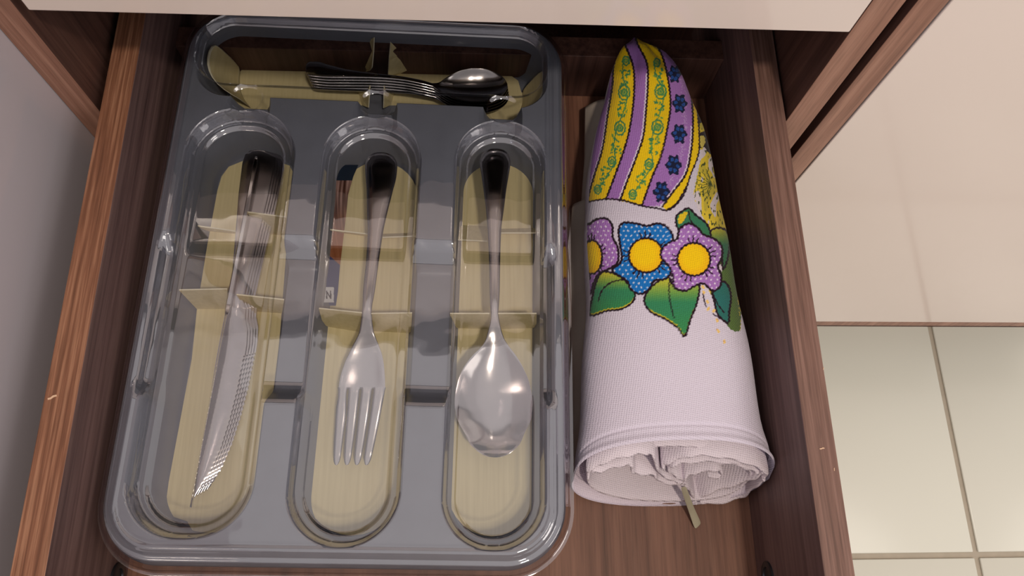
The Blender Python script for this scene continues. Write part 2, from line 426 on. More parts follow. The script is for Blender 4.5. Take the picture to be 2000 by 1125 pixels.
flap((484, 414), (560, 424), (504, 455), (562, 460), 1.10)
flap((623, 602), (710, 611), (632, 636), (706, 648), 1.110)
flap((722, 612), (805, 611), (727, 646), (803, 650), 1.110)
flap((642, 448), (718, 457), (652, 452), (718, 461), 1.145)
flap((738, 464), (816, 461), (742, 458), (816, 455), 1.15)
flap((879, 612), (956, 612), (880, 640), (954, 642), 1.110)
flap((972, 612), (1048, 612), (972, 642), (1048, 640), 1.110)
flap((888, 468), (952, 471), (889, 440), (951, 443), 1.145)
flap((977, 455), (1048, 455), (977, 448), (1048, 446), 1.15)
# teaspoon compartment liner
lft = [(478, 128), (487, 115), (505, 110), (650, 105), (676, 104), (712, 139), (722, 150), (716, 206), (560, 203), (530, 207), (522, 226), (500, 238), (470, 234), (450, 205), (450, 170)]
rgt = [(757, 150), (764, 150), (815, 131), (930, 138), (995, 146), (1012, 158), (1018, 180), (1040, 200), (1012, 226), (1004, 243), (972, 247), (953, 238), (946, 214), (800, 206), (762, 206), (752, 206)]
poly_plate('card_liner', px_poly(lft[::-1], ZC), .0006, card_m, tray)
poly_plate('card_liner', px_poly(rgt[::-1], ZC), .0006, card_m, tray)
def flap3(L):
    P3 = [at(x, y, z) for x, y, z in L]; return poly_plate('card_flap', P3[::-1], .0007, card_m, tray)
flap3([(676, 104, ZC), (714, 140, ZC), (722, 138, 1.155), (727, 132, 1.135), (730, 100, 1.11), (731, 73, 1.10)])
flap3([(763, 82, 1.10), (788, 108, 1.135), (815, 131, ZC), (764, 150, ZC), (758, 148, 1.15), (760, 112, 1.115)])
flap3([(724, 146, 1.11), (722, 180, 1.14), (720, 210, 1.165), (707, 205, ZC), (700, 180, ZC), (690, 168, ZC)])
flap3([(751, 149, 1.11), (772, 171, ZC), (774, 190, ZC), (764, 204, ZC), (749, 211, 1.165), (750, 180, 1.14)])
def curved(L0, L1, name='card_end_flap'):
    """curved flap between a foot line and a top line (sampled alike)"""
    V = []; F = []; n = len(L0)
    for k in range(n):
        a = at(*L0[k]); b = at(*L1[k])
        for t in (0, .5, 1): V.append(a + (b - a) * t)
    for k in range(n - 1):
        for t in range(2): F.append((k * 3 + t, k * 3 + t + 1, (k + 1) * 3 + t + 1, (k + 1) * 3 + t))
    o = mesh_obj(name, V, F, card_m, tray, 180); m = o.modifiers.new('thick', 'SOLIDIFY'); m.thickness = .0007
    m.material_offset_rim = 1; o.data.materials.append(card_edge); s = o.modifiers.new('sub', 'SUBSURF'); s.levels = s.render_levels = 1
curved([(474, 132, ZC), (470, 150, ZC), (470, 168, ZC), (474, 185, ZC), (482, 200, ZC), (495, 214, ZC)],
       [(418, 78, 1.088), (405, 98, 1.086), (402, 124, 1.086), (411, 150, 1.09), (434, 174, 1.10), (470, 192, 1.125)])
curved([(1004, 236, ZC), (1012, 222, ZC), (1018, 206, ZC), (1020, 190, ZC), (1016, 178, ZC)],
       [(1012, 232, 1.15), (1038, 214, 1.13), (1058, 192, 1.115), (1067, 160, 1.105), (1063, 126, 1.105)])

# printed label tucked beside the fork liner
lab = NT('printed_label'); at_ = lab.n.new('ShaderNodeVertexColor'); at_.layer_name = 'print'
lab.link(at_.outputs[0], lab.b.inputs['Base Color']); lab.set(Roughness=.35); lab = lab.m
def label_sheet():
    rows = [(322, 636, 700, 1.125), (345, 633, 690, 1.13), (380, 629, 680, 1.135), (420, 626, 676, 1.138), (470, 624, 670, 1.14), (520, 622, 664, 1.142), (570, 618, 660, 1.145), (597, 625, 656, 1.148)]
    ys = np.linspace(322, 597, 240); V = []; C = []; NX = 40
    for y in ys:
        xl, xr, z = (np.interp(y, [r[0] for r in rows], [r[k] for r in rows]) for k in (1, 2, 3))
        for i in range(NX):
            t = i / (NX - 1); x = xl + (xr - xl) * t
            V.append(at(x, y, z + (ZC - .004 - z) * t))
            s = noise.noise((x * .25 + 2 * math.sin(y * .02), y * .018, 1.3)); c = np.array([132, 98, 90]) + s * 110
            if y > 400: k = min(1, (y - 400) / 60); c = c * (1 - k) + np.array([156, 96, 66]) * k + s * 22 * k
            if y > 478 + (x - 620) * .9: c = np.array([28, 52, 110])
            if y < 352 and x > 655: c = np.array([28, 42, 62])
            if y > 566 and x < 634 + (y - 566) * .3 or y > 480 and x < 625: c = np.array([84, 92, 104])
            if 561 < y < 591 and 627 < x < 652: c = np.array([214, 216, 222])
            if 568 < y < 584 and (631.5 < x < 634.2 or 637 < x < 639.4 or 644.5 < x < 647 or (637 < x < 647 and abs((x - 637) / 10 - (y - 568) / 16) < .14)): c = np.array([30, 34, 60])
            C.append(lin(np.clip(c, 0, 255)))
    F = [(r * NX + i, (r + 1) * NX + i, (r + 1) * NX + i + 1, r * NX + i + 1) for r in range(239) for i in range(NX - 1)]
    o = mesh_obj('printed_label', V, F, lab, tray, 180)
    ca = o.data.color_attributes.new('print', 'FLOAT_COLOR', 'POINT'); ca.data.foreach_set('color', np.array(C, dtype=np.float32).ravel())
    o['label'] = 'blue and brown printed sheet with white IN box beside the fork'
label_sheet()

# ------------------------------------------------------------------ cutlery
NC = 13
def loft(stations, horiz=False, nsub=5, closed_ends=True):
    """stations: (along, lo, hi, z, dish, half thickness) in photo units; returns verts, faces of one piece of flatware"""
    S = np.array(stations, float); n = len(S); tt = np.arange(n)
    d = np.concatenate([[0], np.cumsum(np.abs(np.diff(S[:, 0])) + .5)])
    q = np.unique(np.concatenate([np.linspace(d[i], d[i + 1], nsub + 1) for i in range(n - 1)]))
    def pch(y):                                        # monotone cubic
        h = np.diff(d); m = np.diff(y) / h; s = np.zeros(n); s[0] = m[0]; s[-1] = m[-1]
        for i in range(1, n - 1): s[i] = 0 if m[i - 1] * m[i] <= 0 else 2 * m[i - 1] * m[i] / (m[i - 1] + m[i])
        i = np.clip(np.searchsorted(d, q, 'right') - 1, 0, n - 2); t = (q - d[i]) / h[i]
        return ((1 + 2 * t) * (1 - t) ** 2 * y[i] + t * (1 - t) ** 2 * h[i] * s[i] + t * t * (3 - 2 * t) * y[i + 1] + t * t * (t - 1) * h[i] * s[i + 1])
    Q = np.stack([pch(S[:, k]) for k in range(6)], 1); V = []; m = 2 * NC
    for a, lo, hi, z, dish, th in Q:
        A, B = (at(a, lo, z), at(a, hi, z)) if horiz else (at(lo, a, z), at(hi, a, z))
        for k in range(NC):
            x = -math.cos(math.pi * k / (NC - 1)); p = (A + B) / 2 + (B - A) / 2 * x
            e = math.sqrt(max(0, 1 - abs(x) ** 4)); V.append((p[0], p[1], p[2] - dish * (1 - x * x) + th * (.35 + .65 * e)))
        for k in range(NC - 1, -1, -1):
            x = -math.cos(math.pi * k / (NC - 1)); p = (A + B) / 2 + (B - A) / 2 * x
            e = math.sqrt(max(0, 1 - abs(x) ** 4)); V.append((p[0], p[1], p[2] - dish * (1 - x * x) - th * (.35 + .65 * e)))
    F = [(i * m + k, (i + 1) * m + k, (i + 1) * m + (k + 1) % m, i * m + (k + 1) % m) for i in range(len(Q) - 1) for k in range(m)]
    F += [tuple(range(m)), tuple(range((len(Q) - 1) * m, len(Q) * m))[::-1]]
    return V, F
def join(parts):
    V = []; F = []
    for v, f in parts: b = len(V); V += list(v); F += [tuple(i + b for i in x) for x in f]
    return V, F
def metal(name, VF, par=None):
    V = np.array(VF[0]); F = VF[1]
    o = mesh_obj(name, V, F, steel, par, 50)
    bm = bmesh.new(); bm.from_mesh(o.data); bmesh.ops.recalc_face_normals(bm, faces=bm.faces); bm.to_mesh(o.data); bm.free()
    return o
T1 = .0009
handle_f = [(298.5, 735, 752, 1.102, 0, .0008), (301, 726, 761, 1.102, -.0004, T1), (308, 718, 770, 1.102, -.0007, .0012), (322, 713, 776, 1.102, -.0010, .0013), (345, 714, 774, 1.103, -.0011, .0013), (370, 716, 768, 1.103, -.0011, .0013),
            (422, 717, 755, 1.105, -.0010, .0013), (450, 718, 749, 1.106, -.0010, .0013), (510, 715, 740, 1.108, -.0008, .0014), (570, 709, 732, 1.110, -.0006, .0015), (598, 708, 727, 1.111, -.0004, .0015)]
neck_f = [(609, 707, 726, 1.112, 0, .0014), (647, 702, 730, 1.116, .0003, .0012), (662, 696, 735, 1.119, .0007, .0011), (675, 689, 740, 1.121, .0010, .001), (692, 681, 746, 1.124, .0014, .001), (710, 673, 749.5, 1.126, .0017, .0009),
          (740, 664, 752, 1.129, .0019, .0009), (759, 661, 752.5, 1.131, .0018, .0009)]
fk = thing('fork', 'steel table fork lying in the middle compartment of the tray', 'fork', tuple(at(715, 620, 1.13)))
hf = metal('handle', loft(handle_f + neck_f[:1]), fk); 
metal('head', loft(neck_f), fk)
bx = [(661, 678), (681, 702.5), (706.5, 726.5), (730.5, 752.5)]; tips = [657, 677.5, 697, 716]
for k in range(4):
    l, r = bx[k]; c0 = (l + r) / 2; c1 = tips[k]; st = []
    for y, w, z in ((757, (r - l) / 2 + (1.2 if k in (0, 3) else 1.8), 1.131), (763, (r - l) / 2, 1.1315), (775, (r - l) / 2 - .3, 1.133), (800, 9.9, 1.1365), (840, 9.0, 1.142), (880, 7.8, 1.146), (898, 6.4, 1.147), (906, 3.8, 1.147), (908.5, 1.6, 1.147)):
        c = c0 + (c1 - c0) * ((y - 757) / 150) ** 1.12; st.append((y, c - w, c + w, z, -.0001, .0009 if y < 895 else .0006))
    metal('tine', loft(st), fk)
sp = thing('tablespoon', 'large steel tablespoon lying in the right compartment of the tray', 'spoon', tuple(at(965, 640, 1.13)))
handle_s = [(291, 958, 975, 1.102, 0, .0008), (294, 949, 985, 1.102, -.0004, T1), (302, 941, 993, 1.102, -.0007, .0012), (318, 937, 997, 1.102, -.001, .0013), (340, 940, 994, 1.103, -.0011, .0013), (370, 944, 989, 1.103, -.0011, .0013), (410, 949, 984, 1.104, -.001, .0013),
            (450, 952, 979, 1.106, -.0009, .0013), (510, 955, 977, 1.108, -.0008, .0014), (570, 956, 976, 1.110, -.0006, .0015), (598, 957, 974.5, 1.111, -.0004, .0015), (611, 958.5, 973, 1.112, 0, .0015)]
bowl_s = [(609, 959, 973, 1.112, 0, .0014), (630, 957, 976, 1.114, .0002, .0013), (647, 953, 980, 1.116, .0005, .0012), (662, 949, 985, 1.118, .0010, .0011), (675, 942, 993, 1.119, .002, .001), (698, 920, 1010, 1.120, .004, .0009), (721, 904, 1023, 1.121, .0056, .0008),
          (749, 893, 1034, 1.122, .0070, .0008), (787, 888, 1040, 1.124, .0078, .0008), (815, 892, 1038, 1.125, .0074, .0008), (847, 908, 1024, 1.127, .006, .0008), (866, 917, 1016, 1.128, .0044, .0008), (878, 929, 1005, 1.128, .0030, .0008), (887, 941, 993, 1.129, .0016, .0008), (892, 953, 981, 1.129, .0006, .0007), (893.5, 962, 972, 1.129, .0001, .0007)]
metal('handle', loft(handle_s), sp); metal('bowl', loft(bowl_s, nsub=6), sp)

def copy_tree(o, parent=None):
    c = o.copy(); COL.objects.link(c)
    if parent: c.parent = parent
    for ch in o.children:
        d = ch.copy(); COL.objects.link(d); d.parent = c
    return c
# teaspoons, stacked
GT = 'teaspoons stacked in the back compartment'
hs = [(597, 131, 140, 1.115, 0, .0007), (599, 125, 146, 1.115, -.0003, .0009), (606, 120.5, 150, 1.115, -.0006, .001), (620, 120.5, 152, 1.115, -.0008, .001), (640, 126, 153.5, 1.115, -.0008, .001), (679, 136, 154.5, 1.114, -.0007, .0011),
      (734, 144, 155, 1.112, -.0004, .0012), (778, 149, 158, 1.112, -.0003, .0012), (822, 157, 165.5, 1.116, 0, .0012), (846, 164, 171, 1.120, .0002, .0012)]
bs = [(844, 163.5, 170.5, 1.120, 0, .0012), (856, 162, 177, 1.121, .0006, .0009), (868, 154, 184, 1.120, .0022, .0008), (885, 144, 192, 1.119, .0046, .0007), (905, 137, 197, 1.118, .0062, .0007), (925, 134, 199.5, 1.118, .0068, .0007), (945, 135, 199, 1.119, .0064, .0007),
      (963, 140, 195, 1.120, .0050, .0007), (977, 147, 189, 1.121, .0032, .0007), (986, 155, 181, 1.122, .0014, .0007), (991, 164, 172, 1.122, .0003, .0006)]
top_label = 'topmost teaspoon of the stack in the back compartment'
t0 = thing('teaspoon', top_label, 'spoon', tuple(at(800, 160, 1.12)), GT)
metal('handle', loft(hs, True), t0); metal('bowl', loft(bs, True), t0)
tl = ['second teaspoon from the top of the stack', 'third teaspoon from the top, seen as a thin bright edge', 'fourth teaspoon from the top, seen as a thin bright edge', 'lowest teaspoon of the stack in the back compartment']
for k in range(4):
    c = copy_tree(t0); c.location = (t0.location.x + .0004 * (k + 1), t0.location.y - .0003 * (k + 1), t0.location.z - .0028 * (k + 1)); c['label'] = tl[k]

# knives: five lying face up in a stack, one standing on its edge beside them
def knife_shapes():
    """flat knife in its own frame: x across (cutting edge +x), y from the tip (0) to the handle end (+), z up"""
    Hn = []; L = .214
    def sec(y, x0, x1, t, edge=False):
        c = []
        for x, z in ((x0, -t * .6), (x0, t * .6), (x0 + (x1 - x0) * .15, t), (x0 + (x1 - x0) * (.45 if edge else .5), t), (x0 + (x1 - x0) * .85, t * (.45 if edge else 1)), (x1, t * (.05 if edge else .6)), (x1, -t * (.05 if edge else .6)), (x0 + (x1 - x0) * .85, -t * (.45 if edge else 1)), (x0 + (x1 - x0) * .45, -t), (x0 + (x1 - x0) * .15, -t)):
            c.append((x, y, z))
        return c
    def blade_sec(y, x0, xe, xn, t):
        return [(x0, y, -t * .6), (x0, y, t * .6), (x0 + (xn - x0) * .15, y, t), (x0 + (xn - x0) * .5, y, t), (x0 + (xn - x0) * .80, y, t * .5), (xe, y, t * .05), (xe, y, -t * .05), (x0 + (xn - x0) * .80, y, -t * .5), (x0 + (xn - x0) * .5, y, -t), (x0 + (xn - x0) * .15, y, -t)]
    hd = [(L, -.0035, .0035, .0006), (L - .001, -.0062, .0062, .001), (L - .004, -.0086, .0086, .0012), (L - .010, -.0095, .0095, .0013), (L - .03, -.0088, .0088, .0013), (L - .06, -.0066, .0066, .0014), (L - .085, -.0048, .0048, .0016), (L - .096, -.0042, .0042, .0017), (L - .100, -.0046, .0046, .0016), (L - .103, -.0052, .0058, .0010)]
    V = []; F = []
    for i, (y, a, b, t) in enumerate(hd): V += sec(y, a, b, t)
    for i in range(len(hd) - 1):
        for k in range(10): F.append((i * 10 + k, i * 10 + (k + 1) % 10, (i + 1) * 10 + (k + 1) % 10, (i + 1) * 10 + k))
    F += [tuple(range(10)), tuple(range((len(hd) - 1) * 10, len(hd) * 10))[::-1]]
    Hd = (V, F); V = []; F = []; Yb = L - .1025; ys = np.linspace(Yb, .0, 330)
    for y in ys:
        u = 1 - y / Yb                                 # 0 at the heel, 1 at the tip
        sp_ = -.0052 - .0012 * math.sin(min(1, u * 3) * math.pi / 2)
        ed = np.interp(u, [0, .06, .12, .2, .3, .45, .6, .75, .88, .96, 1], [.0058, .0064, .0086, .0094, .0093, .0085, .0068, .0042, .0004, -.0035, -.0062]); en = ed
        if u > .26: ed -= .00105 * (1 - .55 * u) * abs(math.sin(y * math.pi / .0030)) * (1 if u < .97 else .3)
        V += blade_sec(y, sp_, max(ed, sp_ + .0003), max(en, sp_ + .0004), .0008 * (1 - .4 * u))
    for i in range(len(ys) - 1):
        for k in range(10): F.append((i * 10 + k, i * 10 + (k + 1) % 10, (i + 1) * 10 + (k + 1) % 10, (i + 1) * 10 + k))
    F += [tuple(range(10)), tuple(range((len(ys) - 1) * 10, len(ys) * 10))[::-1]]
    return Hd, (V, F)
HK, BK = knife_shapes()
def make_knife(label):
    t = thing('table_knife', label, 'knife', (0, 0, 0), 'knives in the left compartment')
    metal('handle', HK, t); metal('blade', BK, t); return t
def pose(o, tip, end, roll):
    tip = Vector(tip); end = Vector(end); y = (end - tip).normalized(); x = y.cross(Vector((0, 0, 1))).normalized(); z = x.cross(y)
    m = Matrix((x, y, z)).transposed().to_4x4(); m = m @ Matrix.Rotation(roll, 4, 'Y'); m.translation = tip; o.matrix_world = m
k0 = make_knife('topmost steel serrated knife lying flat on the knife stack')
tip = at(402, 974, 1.148); end = at(509, 291, 1.104)
pose(k0, tip, end, math.radians(5))
kl = ['second serrated knife from the top of the flat stack', 'third serrated knife from the top of the flat stack', 'fourth serrated knife from the top of the flat stack', 'lowest serrated knife of the flat stack']
for k in range(4):
    c = copy_tree(k0); c['label'] = kl[k]
    pose(c, Vector(tip) + Vector((.0007 * (k + 1), .0012 * (k + 1), -.0028 * (k + 1))), Vector(end) + Vector((.0008 * (k + 1), -.0002 * k, -.0030 * (k + 1))), math.radians(5))
c = copy_tree(k0); c['label'] = 'serrated knife standing on its back along the left of the stack'
tip1 = np.array(at(376, 992, 1.150)); end1 = np.array(at(506, 288, 1.092))
pose(c, Vector(tip1) + Vector((-.0012, 0, 0.0)), Vector(end1) + Vector((-.0022, 0, -.005)), math.radians(-72))

# ------------------------------------------------------------------ rolled kitchen towel
towel = thing('kitchen_towel', 'rolled white kitchen towel printed with stripes and flowers, right of the tray', 'towel', (.12, .18, ZF))
ys_ = np.array([.030, .045, .056, .066, .072, .110, .150, .200, .240, .275, .302, .318, .328, .336, .342])
xl_ = np.array([.0615, .0625, .0635, .0650, .0665, .0705, .0738, .0758, .0790, .0855, .0925, .0980, .1028, .1070, .1095])
xr_ = np.array([.1762, .1765, .1764, .1745, .1725, .1700, .1680, .1655, .1625, .1600, .1535, .1440, .1340, .1240, .1180])
zt_ = np.array([-.4230, -.4215, -.4195, -.4180, -.4175, -.4180, -.4200, -.4230, -.4270, -.4300, -.4305, -.4305, -.4310, -.433, -.437]) + CZ
zb_ = np.array([ZF + .0012] * 11 + [CZ - .470, CZ - .4440, CZ - .4435, CZ - .443])
def sm(a, y): return np.interp(y, ys_, a)
def smooth_arr(a, y):
    # smooth piecewise-linear tables a little
    return (sm(a, y - .006) + 2 * sm(a, y) + sm(a, y + .006)) / 4
def towel_pt(th, y, shrink=0.0):
    """th: angle (0 right, 90 top) arrays"""
    xl = smooth_arr(xl_, y); xr = smooth_arr(xr_, y); zt = smooth_arr(zt_, y); zb = smooth_arr(zb_, y)
    w = (xr - xl) / 2 - shrink; xc = (xl + xr) / 2; zc = zb + (zt - zb) * .55
    c = np.cos(th); s = np.sin(th)
    X = xc + w * np.sign(c) * np.abs(c) ** .82
    up = (zt - zc - shrink); dn = (zc - zb - shrink)
    Zz = zc + np.where(s > 0, up * np.abs(s) ** .80, -dn * np.abs(s) ** .62)
    return X, Zz
NTH, NY = 560, 660
thg = np.concatenate([np.linspace(-50, 200, 460), np.linspace(200, 310, 101)[1:]])[:-1]; NTH = len(thg)
thg = np.radians(thg)
tv = np.linspace(0, 1, NY)
TH, TV = np.meshgrid(thg, tv, indexing='ij')
lipy = .0560 - .020 * np.clip(-np.sin(TH), -1, 1) * .9 - .004 * np.cos(TH) ** 2
lipy = np.where(np.sin(TH) > 0, .0570 + .006 * np.sin(TH) - .012 * np.abs(np.cos(TH)) ** 3, .0450 - .010 * np.abs(np.sin(TH)))
lipy = .0455 + .0175 * np.clip(np.sin(TH), 0, 1) ** .7 - .012 * np.clip(-np.sin(TH), 0, 1)
Yg = lipy + (.342 - lipy) * TV
X, Zz = towel_pt(TH, Yg)
wr = (.0009 * np.sin(Yg * 70 + np.cos(TH) * 3) * np.cos(TH * 2 + Yg * 20) + .0007 * np.sin(Yg * 160 + TH * 2.2) * sstep(.25, .33, Yg))
wr += .0016 * np.exp(-((Yg - (lipy + .0015)) / .0022) ** 2)                # rolled hem
wr -= .0007 * np.exp(-((Yg - (lipy + .0085)) / .0010) ** 2)
wr -= .0022 * np.exp(-((np.degrees(TH) - 62 - 260 * (Yg - .28)) / 9) ** 2) * sstep(.28, .335, Yg)   # creases toward the far tip
wr -= .0020 * np.exp(-((np.degrees(TH) - 118 + 200 * (Yg - .28)) / 8) ** 2) * sstep(.27, .335, Yg)
X = X + wr * np.cos(TH); Zz = Zz + wr * np.sin(TH)
X = np.minimum(X, XI1 - .0012)
tipx = np.interp(Yg, [.331, .342], [0, 1]) ** 1.5
X = X + (.1140 - X) * tipx * .80; Zz = Zz + (CZ - .439 - Zz) * tipx * .80
Pw = np.stack([X, Yg, Zz], -1).reshape(-1, 3)
ii, jj = np.meshgrid(np.arange(NTH), np.arange(NY - 1), indexing='ij'); i2 = (ii + 1) % NTH
Fw = np.stack([ii * NY + jj, ii * NY + jj + 1, i2 * NY + jj + 1, i2 * NY + jj], -1).reshape(-1, 4)

# --- the print, painted per vertex from outlines
def spl(P, closed=False, n=8):
    P = np.array(P, float); out = []; m = len(P)
    for i in range(m if closed else m - 1):
        p0 = P[(i - 1) % m] if closed or i > 0 else P[0]; p1 = P[i]; p2 = P[(i + 1) % m]; p3 = P[(i + 2) % m] if closed or i + 2 < m else P[-1]
        for k in range(n):
            t = k / n; out.append(.5 * ((2 * p1) + (-p0 + p2) * t + (2 * p0 - 5 * p1 + 4 * p2 - p3) * t * t + (-p0 + 3 * p1 - 3 * p2 + p3) * t ** 3))
    if not closed: out.append(P[-1])
    return np.array(out)
S_ = .35556
def z6(P): return np.array(P, float) * S_ + np.array([1100, 60])
def z7(P): return np.array(P, float) * S_ + np.array([1100, 360])
gx_, gy_ = proj(Pw); facing = np.where(np.cos(TH).ravel() > 0, np.sin(TH).ravel() > -.35, np.sin(TH).ravel() > .12)
nf = np.array([rng.random() for _ in range(1)])
colr = np.tile(np.array([214., 207., 224.]), (len(gx_), 1))
# hand-printed wobble
wob = 1.3 * np.sin(gx_ * .55 + gy_ * .21) * np.sin(gy_ * .5 - gx_ * .1)
qx = gx_ + .6 * np.sin(gy_ * .9) + .3 * wob; qy = gy_ + .6 * np.sin(gx_ * .8) + .3 * wob
grain = (np.sin(gx_ * 1.55 + gy_ * .35) * np.sin(gy_ * 1.5 - gx_ * .2))
def sel(P, pad=8):
    return np.nonzero((qx > P[:, 0].min() - pad) & (qx < P[:, 0].max() + pad) & (qy > P[:, 1].min() - pad) & (qy < P[:, 1].max() + pad) & facing)[0]
def inpoly(P, ix):
    x = qx[ix]; y = qy[ix]; c = np.zeros(len(ix), bool); n = len(P)
    for i in range(n):
        x1, y1 = P[i]; x2, y2 = P[(i + 1) % n]
        if y1 == y2: continue
        k = ((y1 > y) != (y2 > y)) & (x < (x2 - x1) * (y - y1) / (y2 - y1) + x1); c ^= k
    return c
def dist(P, ix):
    x = qx[ix]; y = qy[ix]; d = np.full(len(ix), 1e9)
    for i in range(len(P) - 1):
        ax, ay = P[i]; bx_, by = P[i + 1]; dx, dy = bx_ - ax, by - ay; L2 = dx * dx + dy * dy + 1e-9
        t = np.clip(((x - ax) * dx + (y - ay) * dy) / L2, 0, 1); d = np.minimum(d, np.hypot(x - ax - t * dx, y - ay - t * dy))
    return d
def fill(P, c, var=0):
    ix = sel(P); k = ix[inpoly(P, ix)]; colr[k] = np.array(c, float) + (grain[k, None] * var); return k
def stroke(P, c, w):
    ix = sel(P, w + 2); d = dist(P, ix); a = np.clip((w / 2 + .5 - d), 0, 1)[:, None]; colr[ix] = colr[ix] * (1 - a) + np.array(c, float) * a
PUR = (168, 118, 194); YEL = (246, 206, 22); GRN = (62, 138, 92); BLK = (34, 16, 30); BLU = (26, 116, 198); NAV = (36, 74, 150); WHT = (222, 212, 226)
L0 = z6([(300, 110), (262, 200), (225, 330), (185, 500), (160, 680), (140, 800), (120, 940)])
L1 = z6([(292, 130), (275, 200), (270, 300), (245, 460), (215, 650), (172, 790), (130, 935)])
L2 = z6([(330, 60), (345, 90), (385, 200), (390, 330), (375, 480), (345, 620), (290, 780), (235, 925)])
L4 = z6([(395, 30), (412, 80), (460, 180), (465, 300), (455, 440), (440, 580), (400, 700), (350, 830), (312, 935)])
L5 = z6([(520, 90), (548, 150), (575, 260), (590, 400), (575, 520), (540, 680), (490, 800), (432, 962)])
L6 = z6([(630, 110), (642, 175), (690, 290), (710, 420), (712, 560), (700, 680), (672, 790), (600, 890), (545, 965)])
L7 = z6([(660, 150), (690, 215), (722, 330), (740, 470), (748, 600), (740, 690), (700, 790), (680, 850), (620, 950), (565, 987)])
S0, S1, S2, S4, S5, S6, S7 = [spl(l) for l in (L0, L1, L2, L4, L5, L6, L7)]
# scenery on the side
edge_r = z6([(640, 120), (790, 120), (900, 600), (980, 1125), (985, 1240), (975, 1650), (905, 1600), (800, 1430), (840, 1250), (830, 1120), (790, 1060), (740, 980), (715, 900), (755, 700), (740, 430)])
ix = sel(edge_r); k = ix[inpoly(edge_r, ix)]
ns = np.array([noise.noise((gx_[i] * .07, gy_[i] * .035, 2.2)) for i in k]); ns2 = np.array([noise.noise((gx_[i] * .32, gy_[i] * .12, 7.1)) for i in k])
colr[k] = np.where(ns[:, None] > .30, (222, 212, 220), np.where(ns[:, None] > -.12, (232, 206, 60), (206, 188, 64)))
colr[k[ns2 > .30]] = (74, 84, 40); 
ry = qy[k]; m = k[(ns2 > .05) & (ry > 500) & (qx[k] > 1412)]; colr[m] = (70, 104, 52)
fill(spl(z6([(755, 560), (790, 555), (815, 610), (825, 670), (800, 672), (775, 640), (748, 645), (745, 590)]), True), BLK)
fill(spl(z6([(752, 580), (775, 580), (780, 615), (765, 640), (750, 630)]), True), (214, 196, 96))
fill(spl(z6([(718, 430), (760, 420), (785, 480), (765, 505), (725, 500)]), True), BLK)
for a in range(-70, 80, 18):
    c0 = z6([(815, 840)])[0]; e = c0 + np.array([-math.cos(math.radians(a)), math.sin(math.radians(a))]) * 30; stroke(np.array([c0, (c0 + e) / 2 + [0, 2], e]), (60, 76, 40), 1.2)
def strip_fill(A, B, c, var=6): return fill(np.vstack([A, B[::-1]]), c, var)
strip_fill(S0 - [4, 0], S1, PUR); strip_fill(S1, S2, YEL); strip_fill(S2, S4, PUR); strip_fill(S4, S5, YEL); strip_fill(S5, S6, PUR); strip_fill(S6, S7, YEL)
stroke(S1[20:] - [2.6, 0], (232, 216, 240), 2.4); stroke(S4[20:] - [3.2, 0], (236, 222, 242), 3.0); stroke(S6[30:] - [3.2, .5], (232, 218, 240), 2.6)
for a in range(240):
    t = rng.random(); i = int(t * (len(S5) - 1)); j = int(t * (len(S6) - 1)); p = S5[i] * .35 + S6[j] * .65 + rng.normal(0, 3, 2)
    stroke(np.array([p, p + [.5, .5]]), (204, 176, 222), 1.2)
for s in (S1, S2, S4, S5, S6): stroke(s, BLK, 3.6)
stroke(S7, BLK, 2.6)
stroke(spl(z6([(126, 942), (230, 925), (330, 932), (432, 962), (520, 976), (565, 987), (610, 965), (660, 905), (686, 835)])), BLK, 3.2)
stroke(z6([(330, 932), (432, 962)]), BLK, 3.2)
def ringc(c, r, w, col): stroke(spl([(c[0] + r * .75 * math.cos(a), c[1] + r * math.sin(a)) for a in np.linspace(0, 2 * math.pi, 9)[:-1]], True)[list(range(0, 64)) + [0]], col, w)
def vine(cs):
    C = z6([(x, y) for x, y, r in cs]); pth = []
    for i in range(len(C) - 1):
        m = (C[i] + C[i + 1]) / 2; s = 4 if i % 2 else -4
        pth += [C[i] + [6 * (1 if i % 2 else -1), 0], m + [s, 0]]
    pth.append(C[-1]); stroke(spl(pth), GRN, 2.0)
    for i, (c, (_, _, r)) in enumerate(zip(C, cs)):
        rr = r * S_; ringc(c, rr, 3.0, GRN)
        P = [(c[0] + rr * .55 * math.cos(a), c[1] + rr * .6 * math.sin(a)) for a in np.linspace(0, 2 * math.pi, 7)[:-1]]; fill(spl(P, True), (88, 150, 84))
        ringc(c, rr * .25, 1.2, (190, 190, 60))
        if i < len(C) - 1:
            m = C[i] * .5 + C[i + 1] * .5
            for q in range(17):
                a = rng.uniform(0, 6.28); p = m + np.array([rng.uniform(-9, 9), rng.uniform(-17, 17)]); l = rng.uniform(2, 4.5)
                stroke(np.array([p, p + l * np.array([math.cos(a), math.sin(a)])]), GRN if q % 3 else (92, 160, 80), rng.uniform(2.4, 3.6))
vine([(345, 165, 24), (335, 340, 40), (312, 535, 38), (268, 720, 28), (190, 872, 24)])
vine([(515, 175, 22), (535, 335, 40), (518, 530, 40), (472, 735, 30), (382, 900, 26)])
for x, y, r in ((612, 238, 42), (640, 400, 46), (637, 567, 48), (606, 738, 50), (540, 885, 52)):
    c = z6([(x, y)])[0]; r *= S_
    O = spl([(c[0] + r * (1 + .17 * math.cos(6 * a)) * .80 * math.cos(a), c[1] + r * (1.08 + .17 * math.cos(6 * a)) * math.sin(a)) for a in np.linspace(0, 2 * math.pi, 37)[:-1]], True, 3)
    fill(O, (24, 30, 62))
    for q in range(6):
        a = q * math.pi / 3 + .2; p = c + np.array([.46 * r * math.cos(a), .58 * r * math.sin(a)])
        stroke(np.array([p, p + [.6 * math.cos(a), 1.5 * math.sin(a)]]), (40, 84, 164), 6.4); stroke(np.array([p, p + [.1, .1]]), (28, 52, 110), 1.6)
